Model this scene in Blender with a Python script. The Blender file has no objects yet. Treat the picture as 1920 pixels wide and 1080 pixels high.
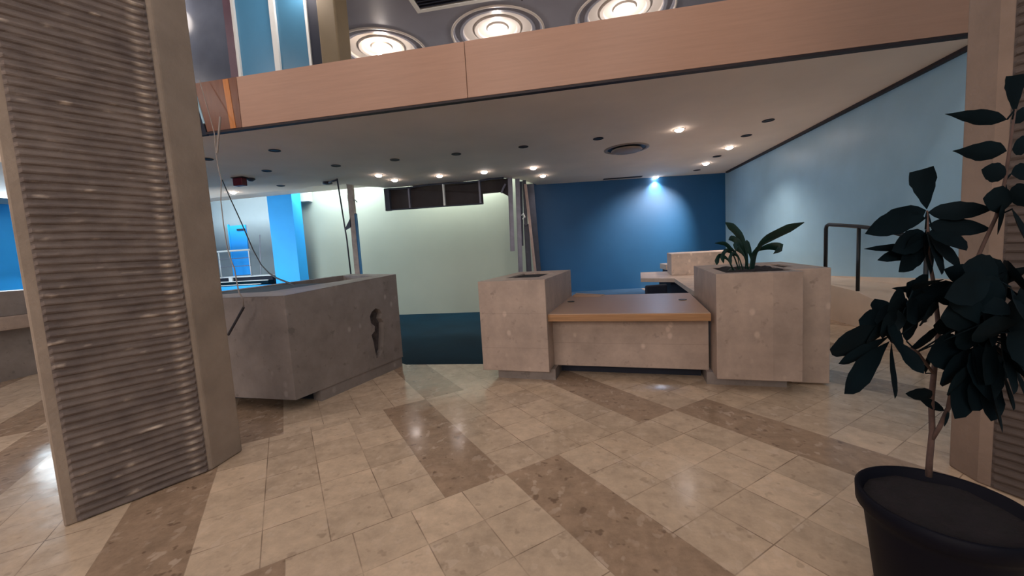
import bpy, bmesh, math, random
from mathutils import Vector, Matrix, noise
from mathutils.geometry import tessellate_polygon
random.seed(7)
E_DOME, E_SPOT, KZ = 25.0, 46.0, 1.0
COL = bpy.context.scene.collection
R = math.radians

# ------------------------------------------------------------ node helpers
class NT:
    def __init__(s, name, rough=0.6, spec=0.5, metal=0.0):
        s.m = bpy.data.materials.new(name); s.m.use_nodes = True
        s.t = s.m.node_tree; s.b = s.t.nodes['Principled BSDF']
        s.b.inputs['Roughness'].default_value = rough
        s.b.inputs['Specular IOR Level'].default_value = spec
        s.b.inputs['Metallic'].default_value = metal
        s.tc = s.t.nodes.new('ShaderNodeTexCoord')
    def link(s, a, b): s.t.links.new(a, b)
    def val(s, sock, v):
        if isinstance(v, (int, float)): sock.default_value = v
        elif isinstance(v, (tuple, list)): sock.default_value = v
        else: s.link(v, sock)
    def math(s, op, a, b=0.0):
        n = s.t.nodes.new('ShaderNodeMath'); n.operation = op
        s.val(n.inputs[0], a); s.val(n.inputs[1], b); return n.outputs[0]
    def xyz(s, v=None):
        n = s.t.nodes.new('ShaderNodeSeparateXYZ'); s.link(v or s.tc.outputs['Object'], n.inputs[0]); return n.outputs
    def comb(s, x, y, z):
        n = s.t.nodes.new('ShaderNodeCombineXYZ')
        for i, v in enumerate((x, y, z)): s.val(n.inputs[i], v)
        return n.outputs[0]
    def mapping(s, scale=(1, 1, 1), loc=(0, 0, 0), vec=None):
        n = s.t.nodes.new('ShaderNodeMapping'); n.inputs['Scale'].default_value = scale; n.inputs['Location'].default_value = loc
        s.link(vec or s.tc.outputs['Object'], n.inputs[0]); return n.outputs[0]
    def noise(s, scale, detail=4, rough=0.55, vec=None):
        n = s.t.nodes.new('ShaderNodeTexNoise'); n.inputs['Scale'].default_value = scale
        n.inputs['Detail'].default_value = detail; n.inputs['Roughness'].default_value = rough
        s.link(vec or s.tc.outputs['Object'], n.inputs['Vector']); return n.outputs['Fac']
    def voronoi(s, scale, vec=None, out='Distance'):
        n = s.t.nodes.new('ShaderNodeTexVoronoi'); n.inputs['Scale'].default_value = scale
        s.link(vec or s.tc.outputs['Object'], n.inputs['Vector']); return n.outputs[out]
    def white(s, vec):
        n = s.t.nodes.new('ShaderNodeTexWhiteNoise'); s.link(vec, n.inputs['Vector']); return n.outputs['Value']
    def ramp(s, fac, stops):
        n = s.t.nodes.new('ShaderNodeValToRGB'); s.link(fac, n.inputs[0])
        e = n.color_ramp.elements
        while len(e) < len(stops): e.new(0.5)
        for el, (p, c) in zip(e, stops):
            el.position = p; el.color = (*c, 1) if not isinstance(c, float) else (c, c, c, 1)
        return n.outputs[0]
    def mix(s, fac, a, b, mode='MIX'):
        n = s.t.nodes.new('ShaderNodeMix'); n.data_type = 'RGBA'; n.blend_type = mode
        s.val(n.inputs[0], fac)
        for sock, v in ((n.inputs[6], a), (n.inputs[7], b)):
            if isinstance(v, tuple): sock.default_value = (*v, 1)
            else: s.link(v, sock)
        return n.outputs[2]
    def base(s, v): 
        if isinstance(v, tuple): s.b.inputs['Base Color'].default_value = (*v, 1)
        else: s.link(v, s.b.inputs['Base Color'])
    def rough(s, v): s.link(v, s.b.inputs['Roughness'])
    def bump(s, h, strength=0.3, dist=0.01):
        n = s.t.nodes.new('ShaderNodeBump'); n.inputs['Strength'].default_value = strength; n.inputs['Distance'].default_value = dist
        s.link(h, n.inputs['Height']); s.link(n.outputs[0], s.b.inputs['Normal'])

def srgb(r, g, b):
    f = lambda c: (c/12.92 if c <= 0.04045 else ((c+0.055)/1.055)**2.4)
    return (f(r/255), f(g/255), f(b/255))

def plain(name, c, rough=0.6, var=0.12, scale=3.0, bump=0.0, metal=0.0, spec=0.5, bscale=40):
    n = NT(name, rough, spec, metal)
    lo = tuple(x*(1-var) for x in c); hi = tuple(min(1, x*(1+var)) for x in c)
    n.base(n.ramp(n.noise(scale), [(0.3, lo), (0.7, hi)]))
    if bump: n.bump(n.noise(bscale, 6), bump, 0.01)
    return n.m

def stone(name, c, joint_z=0.0, joint_x=0.0, rough=0.45):
    n = NT(name, rough)
    col = n.ramp(n.noise(2.8, 7, 0.68), [(0.3, tuple(x*0.74 for x in c)), (0.7, tuple(x*1.14 for x in c))])
    v = n.voronoi(7.0, n.mapping((1, 1, 0.7)))
    chips = n.ramp(v, [(0.10, 1.0), (0.22, 0.0)])
    chips = n.math('MULTIPLY', chips, n.ramp(n.noise(1.7, 2), [(0.45, 0.0), (0.6, 1.0)]))
    col = n.mix(n.math('MULTIPLY', chips, 0.55), col, tuple(min(1, x*1.6+0.05) for x in c))
    d = n.ramp(n.noise(9.0, 3, 0.6), [(0.30, 1.0), (0.38, 0.0)])
    col = n.mix(n.math('MULTIPLY', d, 0.5), col, tuple(x*0.45 for x in c))
    x, y, z = n.xyz()
    if joint_z:
        j = n.math('LESS_THAN', n.math('FRACT', n.math('DIVIDE', z, joint_z)), 0.012)
        col = n.mix(n.math('MULTIPLY', j, 0.35), col, tuple(q*0.4 for q in c))
    if joint_x:
        cell = n.math('FLOOR', n.math('DIVIDE', x, joint_x))
        w = n.white(n.comb(cell, 0.0, 0.0))
        col = n.mix(1.0, col, n.ramp(w, [(0.0, (0.86, 0.86, 0.86)), (1.0, (1.08, 1.06, 1.04))]), 'MULTIPLY')
    n.base(col); n.bump(n.noise(60, 4), 0.08, 0.004)
    return n.m

def emis(name, c, s):
    n = NT(name); n.base((0.9, 0.9, 0.9)); n.b.inputs['Emission Color'].default_value = (*c, 1)
    n.b.inputs['Emission Strength'].default_value = s; return n.m

def floor_mat():
    n = NT('terrazzo_tiles', 0.25)
    x, y, z = n.xyz()
    c, s = math.cos(R(40)), math.sin(R(40)); T = 0.437
    vt = n.math('DIVIDE', n.math('SUBTRACT', n.math('ADD', n.math('MULTIPLY', x, c), n.math('MULTIPLY', y, s)), 1.18), T)
    ut = n.math('DIVIDE', n.math('ADD', n.math('SUBTRACT', n.math('MULTIPLY', x, s), n.math('MULTIPLY', y, c)), 2.27), T)
    vm = n.math('FLOORED_MODULO', vt, 4.0)
    k = n.math('FLOOR', n.math('DIVIDE', ut, 4.0))
    odd = n.math('FLOORED_MODULO', k, 2.0)                 # 1 for odd bands
    even = n.math('SUBTRACT', 1.0, odd)
    dark = n.math('ADD', n.math('MULTIPLY', even, n.math('LESS_THAN', vm, 1.0)), n.math('MULTIPLY', odd, n.math('GREATER_THAN', vm, 3.0)))
    lv = n.math('DIVIDE', n.math('SUBTRACT', vm, even), 0.75)
    lu = n.math('DIVIDE', ut, 0.75)
    def edge(q, w):
        f = n.math('FRACT', q); a = n.math('MINIMUM', f, n.math('SUBTRACT', 1.0, f)); return n.math('LESS_THAN', a, w)
    light_j = n.math('MAXIMUM', edge(lv, 0.009), edge(lu, 0.009))
    light_j = n.math('MULTIPLY', light_j, n.math('SUBTRACT', 1.0, dark))
    tile = n.white(n.comb(n.math('FLOOR', lv), n.math('FLOOR', lu), n.math('FLOOR', n.math('DIVIDE', vt, 4.0))))
    L = srgb(212, 187, 160); D = srgb(168, 142, 118)
    vec = n.mapping((1, 1, 1))
    big = n.ramp(n.noise(1.6, 4), [(0.3, 0.90), (0.7, 1.08)])
    lcol = n.mix(1.0, n.ramp(tile, [(0.0, tuple(q*0.84 for q in L)), (1.0, tuple(min(1, q*1.08) for q in L))]), big, 'MULTIPLY')
    mott = n.ramp(n.noise(8, 5, 0.7), [(0.30, 0.78), (0.68, 1.10)])
    lcol = n.mix(1.0, lcol, mott, 'MULTIPLY')
    dcol = n.mix(1.0, n.mix(1.0, D, n.ramp(n.noise(9, 5, 0.7), [(0.3, 0.72), (0.7, 1.15)]), 'MULTIPLY'), big, 'MULTIPLY')
    col = n.mix(dark, lcol, dcol)
    # pale and dark stone chips of irregular outline
    ch = n.ramp(n.noise(13, 2.5, 0.55, n.mapping((1.0, 0.7, 1), (4.0, 1.0, 0))), [(0.585, 0.0), (0.635, 1.0)])
    ch = n.math('MULTIPLY', ch, n.ramp(n.noise(2.1, 2), [(0.42, 0.25), (0.58, 1.0)]))
    col = n.mix(n.math('MULTIPLY', ch, 0.42), col, srgb(222, 200, 178))
    dk = n.ramp(n.noise(12, 2, 0.5, n.mapping((1, 1, 1), (9.1, 3.7, 0))), [(0.64, 0.0), (0.69, 1.0)])
    dkf = n.math('ADD', 0.22, n.math('MULTIPLY', dark, 0.33))
    col = n.mix(n.math('MULTIPLY', dk, dkf), col, srgb(92, 70, 56))
    jn = n.math('MULTIPLY', light_j, n.ramp(n.noise(2.7, 3), [(0.4, 0.18), (0.62, 0.75)]))
    col = n.mix(jn, col, srgb(96, 76, 62))
    n.base(col)
    n.rough(n.ramp(n.noise(5, 4), [(0.3, 0.10), (0.7, 0.22)]))
    n.bump(n.noise(3.5, 3), 0.06, 0.02)
    return n.m

def wood_mat(name, c, axis='x', rough=0.35, strength=0.1):
    n = NT(name, rough)
    sc = {'x': (0.6, 14, 14), 'z': (14, 14, 0.6)}[axis]
    g = n.noise(3.0, 6, 0.6, n.mapping(sc))
    n.base(n.ramp(g, [(0.25, tuple(x*(1-strength*1.6) for x in c)), (0.75, tuple(min(1, x*(1+strength)) for x in c))]))
    n.bump(g, 0.04, 0.003)
    return n.m

M = dict(
    floor=floor_mat(),
    stone=stone('pink_travertine', srgb(178, 158, 145), joint_z=0.40),
    stone2=stone('pink_travertine_banded', srgb(178, 158, 145), joint_x=0.24),
    stone3=stone('dusty_travertine', srgb(143, 133, 128)),
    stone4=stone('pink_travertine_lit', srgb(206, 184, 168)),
    concrete=plain('cast_concrete', srgb(160, 143, 128), 0.85, 0.12, 4, 0.35),
    soffit=plain('painted_soffit', srgb(248, 228, 208), 0.75, 0.05, 0.8, 0.02),
    upceil=plain('glossy_grey_ceiling', srgb(140, 142, 154), 0.3, 0.12, 0.6, 0.0),
    dome=plain('white_plaster_dome', srgb(205, 198, 192), 0.35, 0.04, 2),
    fascia=wood_mat('salmon_wood_veneer', srgb(182, 142, 120), 'x', 0.38, 0.05),
    copper=wood_mat('dark_copper_laminate', srgb(120, 76, 54), 'z', 0.25, 0.15),
    orange=wood_mat('orange_copper_stripe', srgb(196, 122, 58), 'z', 0.25, 0.12),
    deskwood=wood_mat('desk_wood_veneer', srgb(186, 152, 126), 'x', 0.3, 0.07),
    deskedge=wood_mat('desk_edge_oak', srgb(170, 126, 86), 'x', 0.4, 0.22),
    darkline=plain('dark_trim', srgb(40, 26, 30), 0.6),
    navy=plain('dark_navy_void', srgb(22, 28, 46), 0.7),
    bluewall=plain('deep_blue_paint', srgb(30, 92, 140), 0.5, 0.07, 0.9, 0.03),
    palewall=plain('pale_blue_paint', srgb(160, 196, 214), 0.33, 0.08, 0.9, 0.03),
    azure=plain('azure_paint', srgb(40, 170, 252), 0.6, 0.05, 1.2),
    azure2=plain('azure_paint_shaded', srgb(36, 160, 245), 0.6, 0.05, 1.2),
    greywall=plain('grey_plaster', srgb(126, 136, 140), 0.85, 0.06, 0.8, 0.05),
    greenwall=plain('pale_green_plaster', srgb(168, 176, 162), 0.85, 0.05, 0.5, 0.05),
    carpet=plain('teal_carpet', srgb(6, 36, 50), 0.8, 0.25, 0.9, 0.3, spec=0.08),
    backcarpet=plain('blue_carpet', srgb(40, 78, 112), 0.9, 0.2, 4, 0.3),
    concrete_shaded=plain('cast_concrete_shaded', srgb(134, 114, 100), 0.85, 0.12, 4, 0.35),  # right column: its shade is put into a darker concrete colour
    white=plain('white_paint', srgb(225, 228, 226), 0.5, 0.03),
    winblue=plain('frosted_blue_glass', srgb(78, 138, 176), 0.3, 0.06, 1.0),
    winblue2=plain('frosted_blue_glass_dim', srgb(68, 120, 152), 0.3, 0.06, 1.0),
    darkglass=plain('dark_glossy_panel', srgb(92, 98, 112), 0.15, 0.25, 1.0),
    olive=plain('olive_gold_plaster', srgb(112, 98, 74), 0.6, 0.1, 1.5),
    black=plain('black_metal', srgb(22, 26, 32), 0.4, 0.1, 4, spec=0.5),
    stud=plain('galvanised_steel', srgb(118, 118, 132), 0.4, 0.15, 5, metal=0.3),
    studdark=plain('dirty_steel', srgb(58, 62, 76), 0.5, 0.2, 5),
    studpink=plain('raw_timber_lath', srgb(176, 156, 148), 0.8, 0.15, 5),
    brownpost=plain('dusty_brown_post', srgb(160, 146, 140), 0.85, 0.2, 5, 0.4),
    board=plain('dark_brown_board', srgb(50, 44, 46), 0.8, 0.2, 3),
    soil=plain('dark_soil', srgb(20, 11, 17), 0.95, 0.4, 25, 0.9),
    pot=plain('black_plastic_pot', srgb(8, 8, 20), 0.6, 0.1, 4, spec=0.15),
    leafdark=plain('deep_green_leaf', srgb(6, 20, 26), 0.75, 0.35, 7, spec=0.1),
    leaf=plain('strap_leaf_green', srgb(19, 46, 38), 0.35, 0.3, 12),
    bark=plain('grey_brown_bark', srgb(84, 64, 58), 0.85, 0.3, 20, 0.4),
    red=plain('dark_red_plastic', srgb(92, 6, 26), 0.4),
    wire=plain('pale_cable', srgb(150, 138, 130), 0.6),
    wiredark=plain('dark_cable', srgb(52, 50, 56), 0.6),
    grille=plain('dark_grille', srgb(22, 22, 36), 0.5),
    ventgrey=plain('vent_paint', srgb(150, 132, 120), 0.5),
    dust=plain('dusty_teal_board', srgb(62, 78, 90), 0.8, 0.2, 6),
    hole=plain('broken_cavity', srgb(84, 76, 76), 0.95, 0.4, 14, 1.0),
    tan=plain('tan_concrete', srgb(222, 202, 182), 0.7, 0.08, 1.5, 0.1),
    bulb=emis('lit_lamp', (1.0, 0.86, 0.80), 22.0),
    domebulb=emis('dome_lamp', (1.0, 0.80, 0.62), 60.0),
    paper=plain('white_paper', srgb(150, 160, 175), 0.8),
)
# glowing cove? the domes are lit by real lamps only

# ------------------------------------------------------------ mesh helpers
class MB:
    def __init__(s): s.bm = bmesh.new()
    def face(s, pts):
        vs = [s.bm.verts.new(p) for p in pts]
        try: return s.bm.faces.new(vs)
        except ValueError: return None
    def hexa(s, b, t):                       # bottom / top rings (n points each)
        n = len(b); B = [s.bm.verts.new(p) for p in b]; T = [s.bm.verts.new(p) for p in t]
        s.bm.faces.new(B[::-1]); s.bm.faces.new(T)
        for i in range(n): s.bm.faces.new((B[i], B[(i+1) % n], T[(i+1) % n], T[i]))
        return s
    def prism(s, poly, z0, z1):
        return s.hexa([(p[0], p[1], z0) for p in poly], [(p[0], p[1], z1) for p in poly])
    def box(s, x0, x1, y0, y1, z0, z1):
        return s.prism([(x0, y0), (x1, y0), (x1, y1), (x0, y1)], z0, z1)
    def tube(s, pts, r, n=8, cap=True):
        pts = [Vector(p) for p in pts]; rings = []
        rs = r if isinstance(r, (list, tuple)) else [r]*len(pts)
        up = None
        for i, p in enumerate(pts):
            d = (pts[min(i+1, len(pts)-1)]-pts[max(i-1, 0)]).normalized()
            if up is None: up = Vector((0, 0, 1)) if abs(d.z) < 0.9 else Vector((1, 0, 0))
            a = d.cross(up).normalized(); b = a.cross(d).normalized(); up = b
            rings.append([s.bm.verts.new(p+a*math.cos(2*math.pi*k/n)*rs[i]+b*math.sin(2*math.pi*k/n)*rs[i]) for k in range(n)])
        for A, B in zip(rings, rings[1:]):
            for k in range(n): s.bm.faces.new((A[k], A[(k+1) % n], B[(k+1) % n], B[k]))
        if cap: s.bm.faces.new(rings[0]); s.bm.faces.new(rings[-1][::-1])
        return s
    def lathe(s, prof, c=(0, 0, 0), n=48, cap0=False, cap1=False):
        rings = [[s.bm.verts.new((c[0]+r*math.cos(2*math.pi*k/n), c[1]+r*math.sin(2*math.pi*k/n), c[2]+z)) for k in range(n)] for r, z in prof]
        for A, B in zip(rings, rings[1:]):
            for k in range(n): s.bm.faces.new((A[k], A[(k+1) % n], B[(k+1) % n], B[k]))
        if cap0: s.bm.faces.new(rings[0][::-1])
        if cap1: s.bm.faces.new(rings[-1])
        return s
    def holed(s, loops, f, thick):            # 2D loops (outer + holes) -> slab; f maps (u,v,w)
        flat = [p for l in loops for p in l]
        tris = tessellate_polygon([[Vector((p[0], p[1], 0)) for p in l] for l in loops])
        A = [s.bm.verts.new(f(p[0], p[1], 0)) for p in flat]; B = [s.bm.verts.new(f(p[0], p[1], thick)) for p in flat]
        for t in tris:
            s.bm.faces.new([A[i] for i in t]); s.bm.faces.new([B[i] for i in t[::-1]])
        o = 0
        for l in loops:
            n = len(l)
            for i in range(n):
                a, b = o+i, o+(i+1) % n
                s.bm.faces.new((A[a], A[b], B[b], B[a]))
            o += n
        return s
    def build(s, name, mat, parent=None, smooth=False, bevel=0.0, kind=None):
        bmesh.ops.recalc_face_normals(s.bm, faces=s.bm.faces)
        me = bpy.data.meshes.new(name); s.bm.to_mesh(me); s.bm.free()
        for p in me.polygons: p.use_smooth = smooth
        me.materials.append(mat)
        o = bpy.data.objects.new(name, me); COL.objects.link(o)
        if parent: o.parent = parent
        if bevel:
            b = o.modifiers.new('bevel', 'BEVEL'); b.width = bevel; b.segments = 2; b.limit_method = 'ANGLE'
        if kind: o['kind'] = kind
        return o

def rel(pts, o): return [(p[0]-o[0], p[1]-o[1], p[2]-o[2]) for p in pts]

def thing(name, label, cat, loc=(0, 0, 0), rz=0.0, group=None):
    o = bpy.data.objects.new(name, None); COL.objects.link(o); o.empty_display_size = 0.1
    o.location = loc; o.rotation_euler = (0, 0, rz); tag(o, label, cat, group); return o
def tag(o, label, cat, group=None):
    o['label'] = label; o['category'] = cat
    if group: o['group'] = group
    return o
def struct(name, mb, mat, bevel=0.0): return mb.build(name, mat, kind='structure', bevel=bevel)

# ============================================================ SETTING
CZ = 3.7
# marble floor (raised part) and sunken carpet
fl = [(-16, -7), (4.87, -7), (4.87, 14.7), (-1.25, 14.7), (-1.25, 5.13), (-2.49, 5.13), (-3.85, 6.15), (-16, 6.15)]
mb = MB(); mb.holed([fl], lambda u, v, w: (u, v, -w), 0.12); struct('floor', mb, M['floor'])
struct('floor_sunken', MB().box(-16, -1.25, 5.0, 14.7, -0.62, -0.48), M['carpet'])
struct('floor_back', MB().box(-1.24, 2.0, 6.45, 14.2, 0.001, 0.012), M['backcarpet'])
struct('trim_1', MB().prism([(-1.25, 5.2), (-1.25, 14.6), (-1.15, 14.6), (-1.15, 5.2)], -0.48, -0.12), M['navy'])

# upper deck soffit with its torn back edge
back = [(-16, 10.9), (-9.1, 10.55), (-8.0, 10.62), (-7.75, 10.5), (-7.4, 10.35), (-7.2, 10.48), (-7.05, 10.4), (-6.8, 10.55), (-6.5, 10.45), (-6.35, 10.75),
        (-6.15, 11.2), (-5.9, 11.4), (-5.85, 11.62), (-4.9, 11.72), (-4.2, 11.66), (-3.4, 11.78), (-2.7, 11.72), (-2.1, 11.85), (-1.8, 12.1), (-1.5, 12.9), (-1.3, 13.6), (4.87, 14.7)]
poly = [(-16, 5.77), (4.87, 5.77)] + back[::-1]
mb = MB(); mb.holed([poly], lambda u, v, w: (u, v, CZ+w), 0.2); struct('ceiling', mb, M['soffit'])

struct('wall_right', MB().box(4.87, 5.05, -7, 14.9, -0.1, 7.2), M['palewall'])
struct('trim_2', MB().box(4.80, 4.87, 5.9, 14.2, CZ-0.05, CZ-0.001), M['darkline'])
struct('wall_back_blue', MB().prism([(-1.46, 13.5), (4.87, 14.45), (4.87, 14.6), (-1.46, 13.65)], -0.62, 4.6), M['bluewall'])
struct('wall_back_green', MB().box(-9.85, -1.40, 13.0, 13.15, -0.62, 4.6), M['greenwall'])
struct('wall_back_grey', MB().box(-16, -9.6, 14.0, 14.15, -0.62, 4.6), M['greywall'])
struct('wall_left', MB().box(-16.15, -16, -7, 14.2, -0.62, 7.2), M['azure'])
struct('wall_rear', MB().box(-16, 5.05, -7.15, -7, -0.62, 7.2), M['tan'])
struct('ceiling_back', MB().box(-16, -1.2, 10.2, 14.7, 4.6, 4.7), M['greywall'])
struct('light_leak_closure', MB().box(-16, -1.2, 10.15, 10.2, 3.9, 4.7), M['navy'])  # unseen closure, added to stop light leaking into the upper hall
struct('wall_upper_back', MB().box(-16, 5.0, 12.2, 12.3, 4.7, 7.2), M['upceil'])

# upper hall ceiling with round openings for the domes
DX = (-8.1, -4.85, -1.75, 1.35, 4.2-0.9+0.2); DR = 1.13
DOMES = [(x, 10.35) for x in (-4.95, -1.8, 1.3)]
LAMPS = [(x, y) for y in (10.35, 6.95, 3.55, 0.15, -3.25) for x in (-11.2, -8.1, -4.9, -1.8, 1.3)]
def circ(x, y, r, n=40): return [(x+r*math.cos(2*math.pi*k/n), y+r*math.sin(2*math.pi*k/n)) for k in range(n)]
mb = MB(); mb.holed([[(-16, -7), (5.05, -7), (5.05, 12.3), (-16, 12.3)]] + [circ(x, y, DR) for x, y in DOMES], lambda u, v, w: (u, v, 7.0+w), 0.05)
struct('ceiling_upper', mb, M['upceil'])
dome_src = None
dome_labels = {-4.95: 'round stepped dome light in the upper ceiling, nearest the olive pillar', -1.8: 'round stepped dome light in the upper ceiling beside the white-framed grille', 1.3: 'rightmost stepped dome light, mostly cut off by the top edge'}
def dome_parts(t):
    prof = [(0.86, 0.05), (0.88, 0.02), (0.95, 0.015), (0.97, 0.06), (1.07, 0.055), (1.08, 0.02), (DR, 0.0)]
    MB().lathe(prof).build('outer_ring', M['upceil'], t, smooth=False)
    MB().lathe([(DR+0.05, -0.004), (DR+0.035, -0.03), (DR-0.005, -0.03), (DR-0.012, 0.004)]).build('rim', M['dome'], t, smooth=True)
    MB().lathe([(0.86, 0.05), (0.85, 0.10), (0.60, 0.115), (0.58, 0.08), (0.50, 0.085), (0.48, 0.13), (0.28, 0.14), (0.26, 0.10), (0.0001, 0.11)]).build('stepped_disc', M['dome'], t, smooth=False)
for x, y in DOMES:
    lab = dome_labels[x]
    if dome_src is None:
        dome_src = thing('dome_light', lab, 'ceiling light', (x, y, 7.0)); dome_parts(dome_src)
        first_dome = dome_src
    else:
        t = dome_src.copy(); COL.objects.link(t); t.location = (x, y, 7.0); t['label'] = lab
        for ch in dome_src.children:
            c = ch.copy(); COL.objects.link(c); c.parent = t
MB().lathe([(0.001, -0.24), (0.04, -0.22), (0.06, -0.17), (0.045, -0.11), (0.02, -0.07), (0.02, 0.1)], (0.05, -0.25, 0), 20).build('bulb', M['domebulb'], first_dome, smooth=True)
for x, y in LAMPS:
    ld = bpy.data.lights.new('dome_lamp', 'POINT'); ld.energy = E_DOME if y < 10 else E_DOME*0.7
    ld.color = (1.0, 0.88, 0.80); ld.shadow_soft_size = 0.03 if y > 10 else 0.3
    lo = bpy.data.objects.new('dome_lamp', ld); COL.objects.link(lo); lo.location = (x, y, 6.75 if y < 10 or x not in (-4.9, -1.8, 1.3) else 6.72)

# grille in the upper ceiling
g = thing('ceiling_grille', 'white-framed dark slatted return grille in the upper grey ceiling', 'vent', (-2.25, 8.2, 7.0))
mb = MB(); mb.holed([[(-1.1, -0.75), (1.1, -0.75), (1.1, 0.75), (-1.1, 0.75)], [(-1.0, -0.65), (-1.0, 0.65), (1.0, 0.65), (1.0, -0.65)]], lambda u, v, w: (u, v, -0.05+w), 0.049)
mb.build('frame', M['white'], g)
MB().box(-1.0, 1.0, -0.65, 0.65, -0.012, -0.002).build('backing', M['grille'], g)
mb = MB()
for k in range(13): mb.box(-0.99, 0.99, -0.62+k*0.1, -0.60+k*0.1, -0.045, -0.012)
mb.build('slats', M['navy'], g)

struct('trim_12', MB().box(-1.03, -1.0, 5.9, 9.2, 6.99, 6.999), M['darkline'])
# balcony fascia
struct('trim_4', MB().box(-1.478, 4.87, 5.70, 5.77, CZ+0.03, 4.50), M['fascia'], 0.004)
struct('trim_5', MB().box(-5.21, -1.486, 5.70, 5.77, CZ+0.03, 4.50), M['fascia'], 0.004)
struct('trim_6', MB().box(-5.9, 4.87, 5.705, 5.79, CZ-0.004, CZ+0.029), M['darkline'])
cp = MB(); cp.hexa([(-5.86, 5.70, 3.73), (-5.215, 5.70, 3.73), (-5.215, 5.77, 3.73), (-5.86, 5.77, 3.73)], [(-6.0, 5.70, 4.50), (-5.215, 5.70, 4.50), (-5.215, 5.77, 4.50), (-6.0, 5.77, 4.50)])
c0 = struct('trim_7', cp, M['copper'])
cp = MB(); cp.hexa([(-5.42, 5.694, 3.731), (-5.32, 5.694, 3.731), (-5.32, 5.70, 3.731), (-5.42, 5.70, 3.731)], [(-5.46, 5.694, 4.49), (-5.36, 5.694, 4.49), (-5.36, 5.70, 4.49), (-5.46, 5.70, 4.49)])
cp.build('bright_stripe', M['orange'], c0)
cp = MB(); cp.hexa([(-7.9, 5.72, 3.69), (-5.90, 5.72, 3.69), (-5.90, 5.769, 3.69), (-7.9, 5.769, 3.69)], [(-7.9, 5.72, 4.48), (-6.02, 5.72, 4.48), (-6.02, 5.769, 4.48), (-7.9, 5.769, 4.48)])
struct('trim_8', cp, M['navy'])
cp = MB(); cp.tube([(-6.03, 5.70, 4.50), (-5.90, 5.70, 3.86)], 0.018); struct('trim_9', cp, M['palewall'])
struct('floor_upper', MB().box(-16, 4.87, 5.85, 12.2, 3.9, 3.95), M['tan'])

# upper back: dark glossy panel, blue windows, olive pillar
UY = 7.2
struct('wall_upper_left', MB().box(-16, -6.50, UY, UY+0.1, 3.95, 7.0), M['darkglass'])
struct('trim_10', MB().box(-6.66, -6.50, UY-0.04, UY, 3.95, 7.0), plain('mauve_trim', srgb(96, 72, 84), 0.4))
def window(n, x0, x1):
    w = bpy.data.objects.new('window_%d' % n, None); COL.objects.link(w); w.location = (x0, UY, 3.95); w['kind'] = 'structure'
    W = x1-x0; mb = MB(); mb.holed([[(0, 0), (W, 0), (W, 3.05), (0, 3.05)], [(0.06, 0.1), (0.06, 2.95), (W-0.05, 2.95), (W-0.05, 0.1)]], lambda u, v, w_: (u, w_-0.03, v), 0.1)
    mb.build('frame', M['white'], w)
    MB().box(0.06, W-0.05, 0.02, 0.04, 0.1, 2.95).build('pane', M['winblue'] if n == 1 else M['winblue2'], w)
window(1, -6.50, -5.62); window(2, -5.62, -4.88)
struct('trim_11', MB().box(-4.88, -4.66, UY, UY+0.1, 3.95, 7.0), M['navy'])
pl = tag(MB().prism([(-4.66, UY-0.05), (-4.28, UY-0.05), (-4.28, UY+0.4), (-4.66, UY+0.4)], 3.95, 7.0).build('olive_pillar', M['olive'], bevel=0.03), 'olive gold square pillar on the upper floor right of the blue windows', 'pillar')

# left back zone : azure pillar, raised landing, door, railing
o = MB().box(-10.52, -9.57, 12.2, 12.66, -0.48, 4.6).build('blue_pillar', M['azure'], bevel=0.01)
tag(o, 'bright azure blue square pillar left of the pale green wall', 'pillar')
tag(MB().box(-9.72, -9.35, 12.75, 12.99, 3.72, 4.1).build('duct_box', M['white']), 'small white box high beside the azure pillar', 'box')
ld_ = thing('raised_landing', 'dark-stepped raised landing with white edges below the blue door', 'landing', (-13.5, 13.4, -0.48))
MB().box(-2.4, 1.9, -0.15, 0.59, 1.625, 1.675).build('landing_slab', M['white'], ld_)
MB().box(-2.4, 1.9, -0.1, 0.59, 0.0, 1.625).build('landing_base', M['navy'], ld_)
MB().box(-2.4, 2.0, -0.45, -0.15, 0.0, 1.47).build('step', M['carpet'], ld_)
MB().box(-2.4, 2.0, -0.46, -0.42, 1.47, 1.50).build('step_edge', M['white'], ld_)
MB().box(-0.5, 2.0, -0.80, -0.46, 0.0, 1.36).build('step', M['carpet'], ld_)
MB().box(-0.5, 2.0, -0.82, -0.78, 1.36, 1.385).build('step_edge', M['white'], ld_)
tag(MB().box(-15.9, -10.8, 12.1, 12.3, -0.48, 0.87).build('low_blue_wall', M['azure']), 'low azure blue wall in front of the dark steps', 'low wall')
d = bpy.data.objects.new('door_1', None); COL.objects.link(d); d['kind'] = 'structure'; d.location = (-13.5, 13.98, 1.2)
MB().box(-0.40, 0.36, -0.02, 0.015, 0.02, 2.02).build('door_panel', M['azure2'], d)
MB().box(-0.46, -0.40, -0.04, 0.015, 0, 2.08).build('door_frame', M['azure'], d)
MB().box(-0.02, 0.34, -0.07, -0.02, 1.80, 1.87).build('door_closer', M['navy'], d)
rl = thing('white_railing', 'white tubular railing on the raised landing in front of the blue door', 'railing', (-13.4, 13.2, 1.16))
mb = MB(); mb.tube([(-2.3, 0, 1.02), (1.05, 0, 1.02)], 0.035); mb.build('top_rail', M['white'], rl, True)
for z_ in (0.72, 0.42): MB().tube([(-2.3, 0, z_), (1.0, 0, z_)], 0.012).build('mid_rail', M['stud'], rl, True)
for x_ in (-1.4, -0.35, 0.98): MB().tube([(x_, 0, 0.02), (x_, 0, 1.0)], 0.02).build('post', M['white'], rl, True)
for x_ in (-0.95, 0.25): 
    MB().box(x_-0.07, x_+0.07, -0.22, -0.16, -0.40, 0.0).build('bracket', M['white'], rl)

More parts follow.
